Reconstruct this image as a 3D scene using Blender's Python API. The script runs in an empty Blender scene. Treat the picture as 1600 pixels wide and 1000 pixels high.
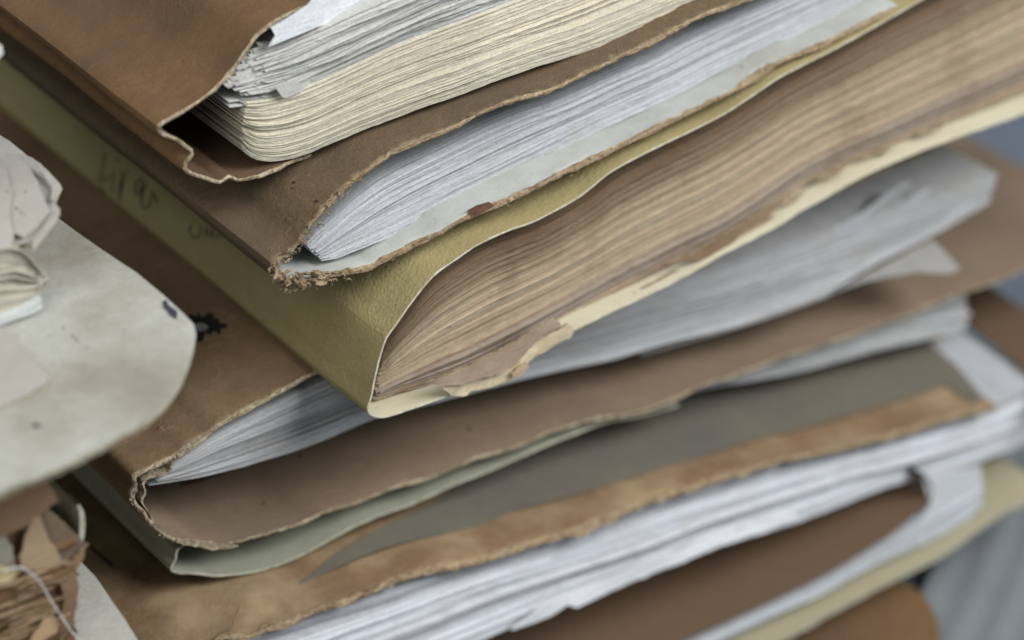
import bpy, bmesh, math, random
from mathutils import Vector, noise
from mathutils.geometry import delaunay_2d_cdt
from mathutils.bvhtree import BVHTree
random.seed(7)
S = bpy.context.scene
C = S.collection

# ------------------------------------------------------------------ camera
AZ, PI_, LENS, DIST = math.radians(36.7), math.radians(33), 85.0, 0.60
right = Vector((math.cos(AZ), -math.sin(AZ), 0))
fwd = Vector((math.sin(AZ)*math.cos(PI_), math.cos(AZ)*math.cos(PI_), -math.sin(PI_)))
up = right.cross(fwd)
def ray(px, py):
    return fwd + right*((px-800)/1600*36/LENS) - up*((py-500)/1600*36/LENS)
eye = ray(575, 640)*-DIST
cam = bpy.data.objects.new('camera', bpy.data.cameras.new('camera')); C.objects.link(cam)
from mathutils import Matrix
cam.matrix_world = Matrix.Translation(eye) @ Matrix((right, up, -fwd)).transposed().to_4x4()
cam.data.lens = LENS; cam.data.sensor_width = 36
cam.data.clip_start = 0.01; cam.data.clip_end = 50
cam.data.dof.use_dof = True
cam.data.dof.focus_distance = 0.588
cam.data.dof.aperture_fstop = 7.2
S.camera = cam

# ------------------------------------------------------------------ light
w = bpy.data.worlds.new('World'); S.world = w; w.use_nodes = True
bg = w.node_tree.nodes['Background']
bg.inputs[0].default_value = (0.88, 0.93, 1.0, 1); bg.inputs[1].default_value = 0.26
def area(name, loc, target, size, power, col):
    L = bpy.data.lights.new(name, 'AREA'); L.shape = 'RECTANGLE'; L.size = size[0]; L.size_y = size[1]
    L.energy = power; L.color = col
    o = bpy.data.objects.new(name, L); C.objects.link(o); o.location = loc
    o.rotation_euler = (Vector(target)-Vector(loc)).to_track_quat('-Z', 'Y').to_euler()
area('window_light', (0.55, -0.95, 1.05), (0.06, 0.02, 0.0), (0.9, 0.7), 26, (1.0, 0.99, 0.97))
area('room_light', (-0.9, -0.5, 1.1), (0.0, 0.05, 0.0), (0.9, 0.9), 9.0, (1.0, 0.97, 0.90))
S.view_settings.view_transform = 'Standard'
S.view_settings.look = 'None'
S.view_settings.exposure = 0.0

# ------------------------------------------------------------------ pixel helpers: a pixel's ray met with a real plane
def onY(px, py, y):
    d = ray(px, py); t = (y-eye.y)/d.y
    return eye + d*t
def onZ(px, py, z):
    d = ray(px, py); t = (z-eye.z)/d.z
    return eye + d*t
def reproj(q, y):
    d = q-eye
    return eye + d*((y-eye.y)/d.y)
def nz(x, y=0.0, z=0.0, f=1.0):
    return noise.noise(Vector((x*f, y*f, z*f)))
def spline(pts, step):
    """Catmull-Rom through 3D points, resampled to even spacing."""
    P = [pts[0]*2-pts[1]] + list(pts) + [pts[-1]*2-pts[-2]]
    dense = []
    for i in range(1, len(P)-2):
        a, b, c, d = P[i-1], P[i], P[i+1], P[i+2]
        n = max(4, int((c-b).length/step*3))
        # centripetal-ish: plain CR with damped tangents
        m1 = (c-a)*0.5; m2 = (d-b)*0.5
        L = (c-b).length
        if m1.length > L: m1 *= L/m1.length
        if m2.length > L: m2 *= L/m2.length
        for k in range(n):
            t = k/n; t2 = t*t; t3 = t2*t
            dense.append(b*(2*t3-3*t2+1) + m1*(t3-2*t2+t) + c*(-2*t3+3*t2) + m2*(t3-t2))
    dense.append(P[-2].copy())
    out = [dense[0]]; acc = 0
    for i in range(1, len(dense)):
        seg = (dense[i]-dense[i-1]).length
        acc += seg
        if acc >= step:
            out.append(dense[i]); acc = 0
    if acc > step*0.3: out.append(dense[-1])
    return out
def resample_n(pts, n):
    L = [0]
    for i in range(1, len(pts)): L.append(L[-1]+(pts[i]-pts[i-1]).length)
    out = []; j = 0
    for k in range(n):
        s = L[-1]*k/(n-1)
        while j < len(L)-2 and L[j+1] < s: j += 1
        u = (s-L[j])/max(1e-9, L[j+1]-L[j])
        out.append(pts[j].lerp(pts[j+1], max(0, min(1, u))))
    return out, L[-1]

# ------------------------------------------------------------------ materials
def mat(name): 
    m = bpy.data.materials.new(name); m.use_nodes = True
    nt = m.node_tree; b = nt.nodes['Principled BSDF']; return m, nt, b
def N(nt, t, **kw):
    n = nt.nodes.new(t)
    for k, v in kw.items(): setattr(n, k, v)
    return n
def noise_node(nt, vec, scale, detail=4, rough=0.6):
    n = N(nt, 'ShaderNodeTexNoise'); n.inputs['Scale'].default_value = scale
    n.inputs['Detail'].default_value = detail; n.inputs['Roughness'].default_value = rough
    nt.links.new(vec, n.inputs['Vector']); return n
def ramp(nt, fac, stops):
    r = N(nt, 'ShaderNodeValToRGB'); e = r.color_ramp.elements
    e[0].position, e[0].color = stops[0][0], (*stops[0][1], 1)
    e[1].position, e[1].color = stops[-1][0], (*stops[-1][1], 1)
    for p, c in stops[1:-1]:
        x = e.new(p); x.color = (*c, 1)
    nt.links.new(fac, r.inputs[0]); return r
def mixc(nt, fac, a, b, mode='MIX'):
    m = N(nt, 'ShaderNodeMix', data_type='RGBA', blend_type=mode)
    if isinstance(fac, float): m.inputs[0].default_value = fac
    else: nt.links.new(fac, m.inputs[0])
    for s, v in ((m.inputs[6], a), (m.inputs[7], b)):
        if isinstance(v, tuple): s.default_value = (*v, 1)
        else: nt.links.new(v, s)
    return m.outputs[2]
def mul(c, k): return tuple(x*k for x in c)

def board(name, col, stain=None, stain_amt=0.5, grain=0.14, bump=0.25, emboss=0.0, seed=0.0, grain_scale=1500, stain_scale=22, rough=0.82, specks=0.0, crease=0.0, wear=None):
    """kraft card, pressed card, coated board: colour grain, stains, pores, fine relief"""
    m, nt, b = mat(name)
    tc = N(nt, 'ShaderNodeTexCoord'); mp = N(nt, 'ShaderNodeMapping'); mp.inputs['Location'].default_value = (seed, seed*0.7, 0)
    nt.links.new(tc.outputs['Object'], mp.inputs[0]); v = mp.outputs[0]
    g1 = noise_node(nt, v, grain_scale, 3, 0.7); g2 = noise_node(nt, v, 260, 5, 0.65); g3 = noise_node(nt, v, stain_scale, 6, 0.62)
    c = ramp(nt, g1.outputs[0], [(0.25, mul(col, 1-grain*1.6)), (0.75, mul(col, 1+grain*1.6))]).outputs[0]
    c2 = ramp(nt, g2.outputs[0], [(0.3, (1-grain*.8,)*3), (0.7, (1+grain*.6,)*3)]).outputs[0]
    c = mixc(nt, 1.0, c, c2, 'MULTIPLY')
    if stain:
        f = ramp(nt, g3.outputs[0], [(0.42, (0, 0, 0)), (0.68, (stain_amt,)*3)]).outputs[0]
        c = mixc(nt, f, c, stain)
    if specks > 0:
        sp = noise_node(nt, v, 420, 2, 0.5)
        f = ramp(nt, sp.outputs[0], [(0.76, (0, 0, 0)), (0.79, (specks,)*3)]).outputs[0]
        c = mixc(nt, f, c, mul(col, 0.25))
    if wear:
        wa = N(nt, 'ShaderNodeAttribute', attribute_name='wear'); wn = noise_node(nt, v, 300, 5, 0.7)
        mm = N(nt, 'ShaderNodeMath', operation='MULTIPLY_ADD'); nt.links.new(wn.outputs[0], mm.inputs[0]); mm.inputs[1].default_value = 1.6; mm.inputs[2].default_value = -1.35
        ad = N(nt, 'ShaderNodeMath', operation='ADD'); nt.links.new(mm.outputs[0], ad.inputs[0]); nt.links.new(wa.outputs['Fac'], ad.inputs[1])
        f = ramp(nt, ad.outputs[0], [(0.0, (0, 0, 0)), (0.5, (.85,)*3)]).outputs[0]
        c = mixc(nt, f, c, wear)
    cn = None
    if crease:
        # thin wandering handling creases and scuffs
        cn = noise_node(nt, v, 26, 3, 0.55); cn.inputs['Distortion'].default_value = 1.2
        sb = N(nt, 'ShaderNodeMath', operation='SUBTRACT'); nt.links.new(cn.outputs[0], sb.inputs[0]); sb.inputs[1].default_value = 0.5
        ab = N(nt, 'ShaderNodeMath', operation='ABSOLUTE'); nt.links.new(sb.outputs[0], ab.inputs[0])
        cr_ = ramp(nt, ab.outputs[0], [(0.0, (1, 1, 1)), (0.012, (0, 0, 0))])
        bk = noise_node(nt, v, 90, 4, 0.7); bf = ramp(nt, bk.outputs[0], [(0.5, (0, 0, 0)), (0.66, (1, 1, 1))])
        cf = mixc(nt, 1.0, cr_.outputs[0], bf.outputs[0], 'MULTIPLY')
        ml = N(nt, 'ShaderNodeMath', operation='MULTIPLY'); nt.links.new(cf, ml.inputs[0]); ml.inputs[1].default_value = 0.45*crease
        c = mixc(nt, ml.outputs[0], c, mul(col, 1.7)); cn = cf
    nt.links.new(c, b.inputs['Base Color'])
    b.inputs['Roughness'].default_value = rough
    b.inputs['Specular IOR Level'].default_value = 0.12
    bp = N(nt, 'ShaderNodeBump'); bp.inputs['Strength'].default_value = bump; bp.inputs['Distance'].default_value = 0.0004
    nt.links.new(g1.outputs[0], bp.inputs['Height'])
    last = bp
    g4 = noise_node(nt, v, 120, 5, 0.6)
    bq = N(nt, 'ShaderNodeBump'); bq.inputs['Strength'].default_value = 0.35; bq.inputs['Distance'].default_value = 0.0012
    nt.links.new(g4.outputs[0], bq.inputs['Height']); nt.links.new(bp.outputs[0], bq.inputs['Normal']); last = bq
    if cn is not None:
        bc = N(nt, 'ShaderNodeBump'); bc.inputs['Strength'].default_value = 0.5*crease; bc.inputs['Distance'].default_value = 0.0008
        nt.links.new(cn, bc.inputs['Height']); nt.links.new(last.outputs[0], bc.inputs['Normal']); last = bc
    if emboss:
        e1 = noise_node(nt, v, 1050, 1.5, 0.5); e1.inputs['Distortion'].default_value = 0.6
        be = N(nt, 'ShaderNodeBump'); be.inputs['Strength'].default_value = emboss; be.inputs['Distance'].default_value = 0.0009
        nt.links.new(e1.outputs[0], be.inputs['Height']); nt.links.new(last.outputs[0], be.inputs['Normal']); last = be
    nt.links.new(last.outputs[0], b.inputs['Normal'])
    return m

def edge_mat(name, col, dark, bump=0.9, lo=0.36):
    """torn raw edge of card: fibrous, light with dirty hollows"""
    m, nt, b = mat(name)
    tc = N(nt, 'ShaderNodeTexCoord')
    g = noise_node(nt, tc.outputs['Object'], 900, 5, 0.75); g2 = noise_node(nt, tc.outputs['Object'], 190, 3, 0.6)
    c = ramp(nt, g.outputs[0], [(lo, dark), (0.6, col), (0.8, mul(col, 1.15))]).outputs[0]
    c2 = ramp(nt, g2.outputs[0], [(0.3, (0.72, 0.68, 0.62)), (0.62, (1, 1, 1))]).outputs[0]
    st = N(nt, 'ShaderNodeAttribute', attribute_name='st'); mp = N(nt, 'ShaderNodeMapping'); mp.inputs['Scale'].default_value = (170, 4.5, 1)
    nt.links.new(st.outputs['Vector'], mp.inputs[0]); g3 = noise_node(nt, mp.outputs[0], 1.0, 4, 0.65)
    c3 = ramp(nt, g3.outputs[0], [(0.36, (0.42, 0.36, 0.30)), (0.46, (0.9, 0.9, 0.9)), (0.7, (1.1, 1.1, 1.1))]).outputs[0]
    c = mixc(nt, 1.0, c, c3, 'MULTIPLY')
    nt.links.new(mixc(nt, 1.0, c, c2, 'MULTIPLY'), b.inputs['Base Color'])
    b.inputs['Roughness'].default_value = 0.95; b.inputs['Specular IOR Level'].default_value = 0.1
    bp = N(nt, 'ShaderNodeBump'); bp.inputs['Strength'].default_value = bump; bp.inputs['Distance'].default_value = 0.0006
    nt.links.new(g.outputs[0], bp.inputs['Height']); nt.links.new(bp.outputs[0], b.inputs['Normal'])
    return m

def pages_mat(name, streak=0.25, dirt=(0.45, 0.38, 0.28), dirt_amt=0.25):
    """paper: every sheet brings its own tint; st = (metres along the sheet, sheet number)"""
    m, nt, b = mat(name)
    at = N(nt, 'ShaderNodeAttribute', attribute_name='tint'); st = N(nt, 'ShaderNodeAttribute', attribute_name='st')
    mp = N(nt, 'ShaderNodeMapping'); mp.inputs['Scale'].default_value = (160, 1.7, 90)
    nt.links.new(st.outputs['Vector'], mp.inputs[0])
    g = noise_node(nt, mp.outputs[0], 1.0, 5, 0.7)
    tc = N(nt, 'ShaderNodeTexCoord')
    f = noise_node(nt, tc.outputs['Object'], 1300, 3, 0.7); d = noise_node(nt, tc.outputs['Object'], 60, 6, 0.7)
    c = ramp(nt, g.outputs[0], [(0.25, (1-streak*1.5,)*3), (0.5, (1, 1, 1)), (0.8, (1+streak*.5,)*3)]).outputs[0]
    c = mixc(nt, 1.0, at.outputs['Color'], c, 'MULTIPLY')
    c2 = ramp(nt, f.outputs[0], [(0.3, (0.86,)*3), (0.7, (1.08,)*3)]).outputs[0]
    c = mixc(nt, 1.0, c, c2, 'MULTIPLY')
    df = ramp(nt, d.outputs[0], [(0.5, (0, 0, 0)), (0.75, (dirt_amt,)*3)]).outputs[0]
    c = mixc(nt, df, c, dirt)
    nt.links.new(c, b.inputs['Base Color'])
    b.inputs['Roughness'].default_value = 0.85; b.inputs['Specular IOR Level'].default_value = 0.2
    bp = N(nt, 'ShaderNodeBump'); bp.inputs['Strength'].default_value = 0.35; bp.inputs['Distance'].default_value = 0.0003
    nt.links.new(f.outputs[0], bp.inputs['Height']); nt.links.new(bp.outputs[0], b.inputs['Normal'])
    return m
def flat_mat(name, col, rough=0.8):
    m, nt, b = mat(name)
    tc = N(nt, 'ShaderNodeTexCoord'); g = noise_node(nt, tc.outputs['Object'], 900, 3, 0.7)
    nt.links.new(ramp(nt, g.outputs[0], [(0.3, mul(col, 0.75)), (0.7, mul(col, 1.25))]).outputs[0], b.inputs['Base Color'])
    b.inputs['Roughness'].default_value = rough; return m

M = {}
M['kraft1'] = board('kraft_brown', (0.178, 0.108, 0.052), (0.125, 0.08, 0.052), 0.9, 0.16, 0.35, crease=.4)
M['kraft1_in'] = board('kraft_brown_inside', (0.135, 0.085, 0.055), (0.10, 0.07, 0.045), 0.5, 0.15, 0.3, specks=0.4)
M['kraft2'] = board('kraft_worn', (0.158, 0.114, 0.070), (0.105, 0.083, 0.062), 0.9, 0.2, 0.45, specks=0.5, seed=3, crease=.5, wear=(.36, .29, .19))
M['lining2'] = board('pale_grey_lining', (0.47, 0.49, 0.47), (0.30, 0.29, 0.25), 0.6, 0.05, 0.15, seed=5, stain_scale=35, specks=0.25)
M['green'] = board('green_pressed_card', (0.365, 0.318, 0.158), (0.31, 0.255, 0.13), 0.7, 0.09, 0.2, emboss=0.32, seed=2)
M['cream_in'] = board('cream_inside', (0.60, 0.57, 0.43), (0.5, 0.44, 0.3), 0.4, 0.04, 0.15, seed=8)
M['kraft3'] = board('kraft_tan', (0.245, 0.168, 0.10), (0.15, 0.10, 0.062), 0.9, 0.16, 0.35, seed=11, specks=0.3, crease=1.0, wear=(.40, .33, .21))
M['kraft3_in'] = board('kraft_greybrown_inside', (0.24, 0.178, 0.128), (0.185, 0.145, 0.105), 0.9, 0.10, 0.25, seed=13, specks=0.4, crease=.5)
M['grey4'] = board('grey_green_card', (0.30, 0.315, 0.25), (0.24, 0.24, 0.2), 0.5, 0.05, 0.15, seed=15)
M['kraft6'] = board('kraft_old', (0.215, 0.142, 0.083), (0.36, 0.275, 0.165), 0.85, 0.16, 0.45, seed=17, stain_scale=48, crease=1.0, wear=(.46, .34, .21))
M['grey6'] = board('dark_grey_sheet', (0.165, 0.150, 0.118), (0.125, 0.122, 0.115), 0.8, 0.08, 0.2, seed=19)
M['kraft7'] = board('kraft_dark', (0.14, 0.09, 0.058), (0.12, 0.08, 0.055), 0.5, 0.06, 0.1, seed=23)
M['beige7'] = board('beige_card', (0.36, 0.33, 0.23), (0.3, 0.27, 0.2), 0.4, 0.05, 0.1, seed=29)
M['greyL'] = board('pale_grey_card', (0.43, 0.435, 0.40), (0.25, 0.23, 0.175), 0.8, 0.09, 0.3, seed=31.6, stain_scale=26, specks=0.3, crease=.3)
M['patch'] = board('grey_pink_paper', (0.42, 0.41, 0.385), (0.34, 0.32, 0.29), 0.5, 0.05, 0.15, seed=37)
M['rim_cream'] = edge_mat('raw_edge_cream', (0.60, 0.53, 0.40), (0.22, 0.16, 0.10))
M['rim_white'] = edge_mat('raw_edge_white', (0.72, 0.70, 0.58), (0.45, 0.42, 0.33), 0.4, 0.3)
M['rim_tan'] = edge_mat('raw_edge_tan', (0.48, 0.39, 0.26), (0.24, 0.17, 0.105))
M['rim_grey'] = edge_mat('raw_edge_grey', (0.55, 0.56, 0.47), (0.35, 0.35, 0.28), 0.3, 0.25)
M['pages'] = pages_mat('paper_sheets', 0.16)
M['pages_old'] = pages_mat('brown_old_paper_sheets', 0.17, (0.16, 0.09, 0.04), 0.45)
M['ink'] = flat_mat('dark_ink', (0.025, 0.024, 0.035)); M['black'] = flat_mat('black_ink', (0.008, 0.007, 0.007), 0.6)
M['violet'] = flat_mat('violet_ink', (0.035, 0.032, 0.06)); M['rust'] = flat_mat('rust_stain', (0.09, 0.04, 0.022))
M['speck'] = flat_mat('dark_speck', (0.04, 0.025, 0.015))
M['blot_mid'] = flat_mat('grey_print', (0.22, 0.23, 0.22))

# ------------------------------------------------------------------ objects
def thing(name, label, cat, loc=(0, 0, 0), group=None):
    o = bpy.data.objects.new(name, None); C.objects.link(o); o.location = loc; o.empty_display_size = 0.02
    o['label'] = label; o['category'] = cat
    if group: o['group'] = group
    return o
class MB:
    def __init__(s): s.v = []; s.f = []; s.m = []; s.sm = []; s.tint = None; s.st = None
    def grid(s, rows, mi=0, smooth=True, flip=False):
        base = len(s.v); n = len(rows[0])
        for r in rows: s.v.extend(r)
        for a in range(len(rows)-1):
            for i in range(n-1):
                q = (base+a*n+i, base+a*n+i+1, base+(a+1)*n+i+1, base+(a+1)*n+i)
                s.f.append(q[::-1] if flip else q); s.m.append(mi); s.sm.append(smooth)
    def build(s, name, mats, parent=None):
        me = bpy.data.meshes.new(name)
        off = parent.location if parent is not None and parent.type == 'EMPTY' else Vector((0, 0, 0))
        if parent is not None and parent.type != 'EMPTY' and parent.parent: off = parent.parent.location
        me.from_pydata([tuple(Vector(p)-off) for p in s.v], [], s.f)
        for m in mats: me.materials.append(m)
        me.polygons.foreach_set('material_index', s.m); me.polygons.foreach_set('use_smooth', s.sm)
        if s.tint is not None:
            a = me.attributes.new('tint', 'FLOAT_COLOR', 'POINT')
            a.data.foreach_set('color', [x for c in s.tint for x in (*c, 1.0)])
            b = me.attributes.new('st', 'FLOAT_VECTOR', 'POINT')
            b.data.foreach_set('vector', [x for c in s.st for x in c])
        me.update()
        o = bpy.data.objects.new(name, me); C.objects.link(o)
        if parent is not None: o.parent = parent
        return o

YS = [0, .0006, .0015, .003, .005, .008, .012, .017, .023, .030, .038, .048, .06, .075, .092, .112, .135, .16, .20, .24, .29]
def cover(root, prof, y0, th, mo, mi, mr, splits, jag=0.0006, seed=0.0, step=0.0011, wob=0.0006, lip=1.0, fold=None, names=('front_cover', 'spine', 'back_cover'), depth=1.0, drift=(0, 0), recess=(0.0, 0.0)):
    """one bent sheet of card. prof = traced edge (top cover -> round the spine -> bottom cover); runs back along +y.
       splits = profile indices where front cover / spine / back cover meet."""
    P = [onY(p[0], p[1], y0+(p[2] if len(p) > 2 else 0)) for p in prof]
    c = spline(P, step)
    n = len(c)
    # arc index of the split points
    cut = [min(range(n), key=lambda i: (c[i]-P[s]).length) for s in splits]
    nor = []
    for i in range(n):
        t = (c[min(i+1, n-1)]-c[max(i-1, 0)]); t.y = 0; t.normalize()
        nor.append(Vector((t.z, 0, -t.x)))
    # jagged front lip (outer ply / inner ply)
    def jg(i, k):
        s = i*step
        am = max(.15, .75+1.5*nz(s, seed+11, k, 55))
        return am*jag*(nz(s, seed+k*9.1, 0, 420)*0.8 + nz(s, seed+k*5.3, 3, 120)*1.0 + nz(s, seed, 7, 35)*1.4)*lip
    def disp(i, y):
        s = i*step
        return wob*(nz(s, y, seed, 28)*1.0 + nz(s, y, seed+4, 75)*0.4)*min(1, y/0.004 if y > 0 else 0)
    def row(side, y, k):
        out = []
        rc = recess[k]
        for i in range(n):
            d = side*th/2 + disp(i, y) + 0.0001*nz(i*step, seed+2, 0, 500)*(jag > .0004)
            p = c[i] + nor[i]*d
            rr = rc*max(0.15, 0.75 + 1.1*nz(i*step, k*7+seed, 1, 90) + 0.6*nz(i*step, k*7+seed, 4, 420)) if rc else 0
            yy = p.y + max(y*depth, rr + y*.02) + jg(i, k)*max(0, 1-y/0.004)
            out.append(Vector((p.x+drift[0]*y + (fold(p, y) if fold else 0), yy, p.z+drift[1]*y)))
        return out
    outer = [row(1, y, 0) for y in YS]; inner = [row(-1, y, 1) for y in YS]
    # raw rim: rows from outer lip to inner lip
    rim = [outer[0]]
    nr = 6
    for k in range(1, nr):
        u = k/nr; r = []
        for i in range(n):
            p = outer[0][i].lerp(inner[0][i], u); s = i*step
            if recess != (0.0, 0.0): p.y = p.y*.5 + .5*(c[i].y + jg(i, 0)) 
            bul = -0.22*th*math.sin(u*math.pi) + jag*0.5*nz(s, k*3.7, seed, 400)
            side = 0.25*th*nz(s, k*1.3+seed, 2, 300)*max(.2, .8+1.4*nz(s, seed, 5, 70))
            r.append(p + Vector((0, bul, 0)) + nor[i]*side)
        rim.append(r)
    rim.append(inner[0])
    cuts = [0]+cut+[n-1]; parts = []
    for k in range(len(cuts)-1):
        a, b = cuts[k], cuts[k+1]+1
        mb = MB()
        mb.grid([r[a:b] for r in outer], 0, True, flip=True)
        mb.grid([r[a:b] for r in inner], 1, True)
        mb.grid([r[a:b] for r in rim], 2, True)
        # end closures (right ends of the covers)
        if k == 0: mb.grid([[r[0] for r in outer], [r[0] for r in inner]], 2, False)
        if k == len(cuts)-2: mb.grid([[r[-1] for r in outer], [r[-1] for r in inner]], 2, False, flip=True)
        o_ = mb.build(names[k], [mo, mi, mr], root)
        wv_ = o_.data.attributes.new('wear', 'FLOAT', 'POINT'); m_ = b-a; vals = []
        for side in range(2):
            for y in YS: vals += [math.exp(-y/0.0028)]*m_
        vals += [0.0]*(len(mb.v)-len(vals)); wv_.data.foreach_set('value', vals)
        sa_ = o_.data.attributes.new('st', 'FLOAT_VECTOR', 'POINT'); sv = [(0.0, 0.0, 0.0)]*(2*len(YS)*m_)
        for q_ in range(nr+1): sv += [((a+i)*step, q_/nr, seed) for i in range(m_)]
        sv = (sv+[(0.0, 0.0, 0.0)]*len(mb.v))[:len(mb.v)]; sa_.data.foreach_set('vector', [x for t_ in sv for x in t_])
        parts.append(o_)
    return parts, c

def slabsheet(mb, U, L, y0s, depth, tint, k, s0=0.0, left=True, rightcap=False, ypow=None):
    """one sheet: front edge strip, top face running back, bottom, end caps"""
    n = len(U); b = 0
    def add(rows, flip=False):
        mb.grid(rows, 0, True, flip); m = sum(len(r) for r in rows)
        for r in rows:
            for i, p in enumerate(r):
                mb.tint.append(tint); mb.st.append((i*0.004 if len(r) == n else p.y, k, p.y*0.6))
    ft = [Vector((U[i].x, U[i].y+y0s[i], U[i].z)) for i in range(n)]
    fb = [Vector((L[i].x, L[i].y+y0s[i], L[i].z)) for i in range(n)]
    back = [0.004, 0.02, depth]
    add([fb, ft], flip=True)
    add([ft]+[[p+Vector((0, d, 0)) for p in ft] for d in back], flip=True)
    add([fb, [p+Vector((0, depth, 0)) for p in fb]])
    if left: add([[ft[0]]+[ft[0]+Vector((0, d, 0)) for d in back], [fb[0]]+[fb[0]+Vector((0, d, 0)) for d in back]], flip=True)
    if rightcap: add([[ft[-1]]+[ft[-1]+Vector((0, d, 0)) for d in back], [fb[-1]]+[fb[-1]+Vector((0, d, 0)) for d in back]])

def sheaf(root, top, bot, y0, nsh, tints, mat_, jit=0.0008, slow=0.0012, leftj=0.0012, rightj=0.0, seed=0.0, n=70, depth=0.2, gap=0.10, warp=0.25, single=(), name='page_block', right=False, tintvar=0.06, curl=0.0, leftslope=0.0, group_step=0.35, taper=None, thf=None):
    """a block of paper between two traced curves; sheets named in `single` become parts of their own"""
    T, lt = resample_n(spline([onY(p[0], p[1], y0) for p in top], 0.001), n)
    B, lb = resample_n(spline([onY(p[0], p[1], y0) for p in bot], 0.001), n)
    if taper:
        for q in T+B: q.y += 0
        T = [reproj(q, y0+taper(q.x)) for q in T]; B = [reproj(q, y0+taper(q.x)) for q in B]
    rnd = random.Random(int(seed*100)+5)
    # uneven sheet thickness, cumulative
    th = [(rnd.uniform(0.6, 1.2) if rnd.random() > 0.12 else rnd.uniform(1.6, 3.2))*(thf(q/nsh) if thf else 1) for q in range(nsh)]
    tot = sum(th); e = [0]
    for t in th: e.append(e[-1]+t/tot)
    stuff = MB(); stuff.tint = []; stuff.st = []
    yb = 0
    for k in range(nsh):
        u0, u1 = e[k], e[k+1]
        u1 -= (u1-u0)*gap*rnd.uniform(0.2, 2.5)
        w0 = math.sin(math.pi*u0); w1 = math.sin(math.pi*u1)
        U = []; L = []
        for i in range(n):
            s = i/(n-1)
            wv = warp/nsh*3*(nz(s*5, u0*3, seed) + 0.5*nz(s*14, u0*6, seed+3))
            a0 = min(1, max(0, u0+wv*w0)); a1 = min(1, max(0, u1+wv*w1*0.97))
            U.append(B[i].lerp(T[i], a1)); L.append(B[i].lerp(T[i], a0))
        # ends
        le = leftj*rnd.uniform(-1, 1) + leftslope*u0
        re = rightj*rnd.uniform(-1, 1)
        m = 10
        for i in range(m):
            q = (1-i/m)**2
            U[i].x += le*q; L[i].x += le*q
            U[-1-i].x += re*q; L[-1-i].x += re*q
        if rnd.random() < group_step*0.3: yb = slow*rnd.uniform(-1, 1)
        yj = yb + jit*rnd.uniform(-1, 1)*(0.5 if rnd.random() < 0.7 else 1.5)
        jf = min(1.0, .12+u0*5)
        yj *= jf
        y0s = [yj + jf*slow*0.8*nz(i/(n-1)*6, k*0.35, seed+9) - curl*u0 + 0.00025*nz(i/(n-1)*60, k, seed) for i in range(n)]
        base = tints(u0, rnd)
        f = 1+tintvar*rnd.uniform(-1.6, 1.0)
        tint = tuple(x*f for x in base)
        if k in single or (k-nsh) in single:
            mb = MB(); mb.tint = []; mb.st = []
            slabsheet(mb, U, L, y0s, depth, tint, k, right=None) if False else slabsheet(mb, U, L, y0s, depth, tint, k, rightcap=right)
            mb.build('sheet', [mat_], root)
        else:
            slabsheet(stuff, U, L, y0s, depth, tint, k, rightcap=right)
    o = stuff.build(name, [mat_], root); o['kind'] = 'stuff'
    return o

def tess(poly, spacing):
    """fill a 2-D outline with an even triangle net"""
    xs = [p[0] for p in poly]; ys = [p[1] for p in poly]
    pts = [Vector(p) for p in poly]; nb = len(pts)
    def inside(x, y):
        c = False; j = nb-1
        for i in range(nb):
            if (poly[i][1] > y) != (poly[j][1] > y) and x < (poly[j][0]-poly[i][0])*(y-poly[i][1])/(poly[j][1]-poly[i][1])+poly[i][0]: c = not c
            j = i
        return c
    y = min(ys)+spacing/2; k = 0
    while y < max(ys):
        x = min(xs)+spacing/2+(k % 2)*spacing/2
        while x < max(xs):
            if inside(x, y) and min((Vector((x, y))-p).length for p in pts) > spacing*0.4: pts.append(Vector((x, y)))
            x += spacing
        y += spacing; k += 1
    v, e, f, *_ = delaunay_2d_cdt(pts, [], [list(range(nb))], 1, 1e-7)
    return v, f
def densify(poly, step, jag=0.0, seed=0.0):
    out = []
    for i in range(len(poly)):
        a = Vector(poly[i]); b = Vector(poly[(i+1) % len(poly)]); n = max(1, int((b-a).length/step))
        for k in range(n):
            p = a.lerp(b, k/n)
            if jag: p += Vector((nz(p.x, p.y, seed, 500), nz(p.x, p.y, seed+5, 500)))*jag
            out.append((p.x, p.y))
    return out
def plate(name, root, outline, axis, off, th, mt, mr, bend=None, spacing=0.004, jag=0.0, seed=0.0, tint=None):
    """a sheet from a traced outline. axis 'z': lies on height off; axis 'y': stands at depth off. bend(a,b)->displacement"""
    pl = []
    for p in outline:
        q = onZ(p[0], p[1], off) if axis == 'z' else onY(p[0], p[1], off)
        pl.append((q.x, q.y) if axis == 'z' else (q.x, q.z))
    return plate2(name, root, pl, axis, off, th, mt, mr, bend, spacing, jag, seed, tint)
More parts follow.
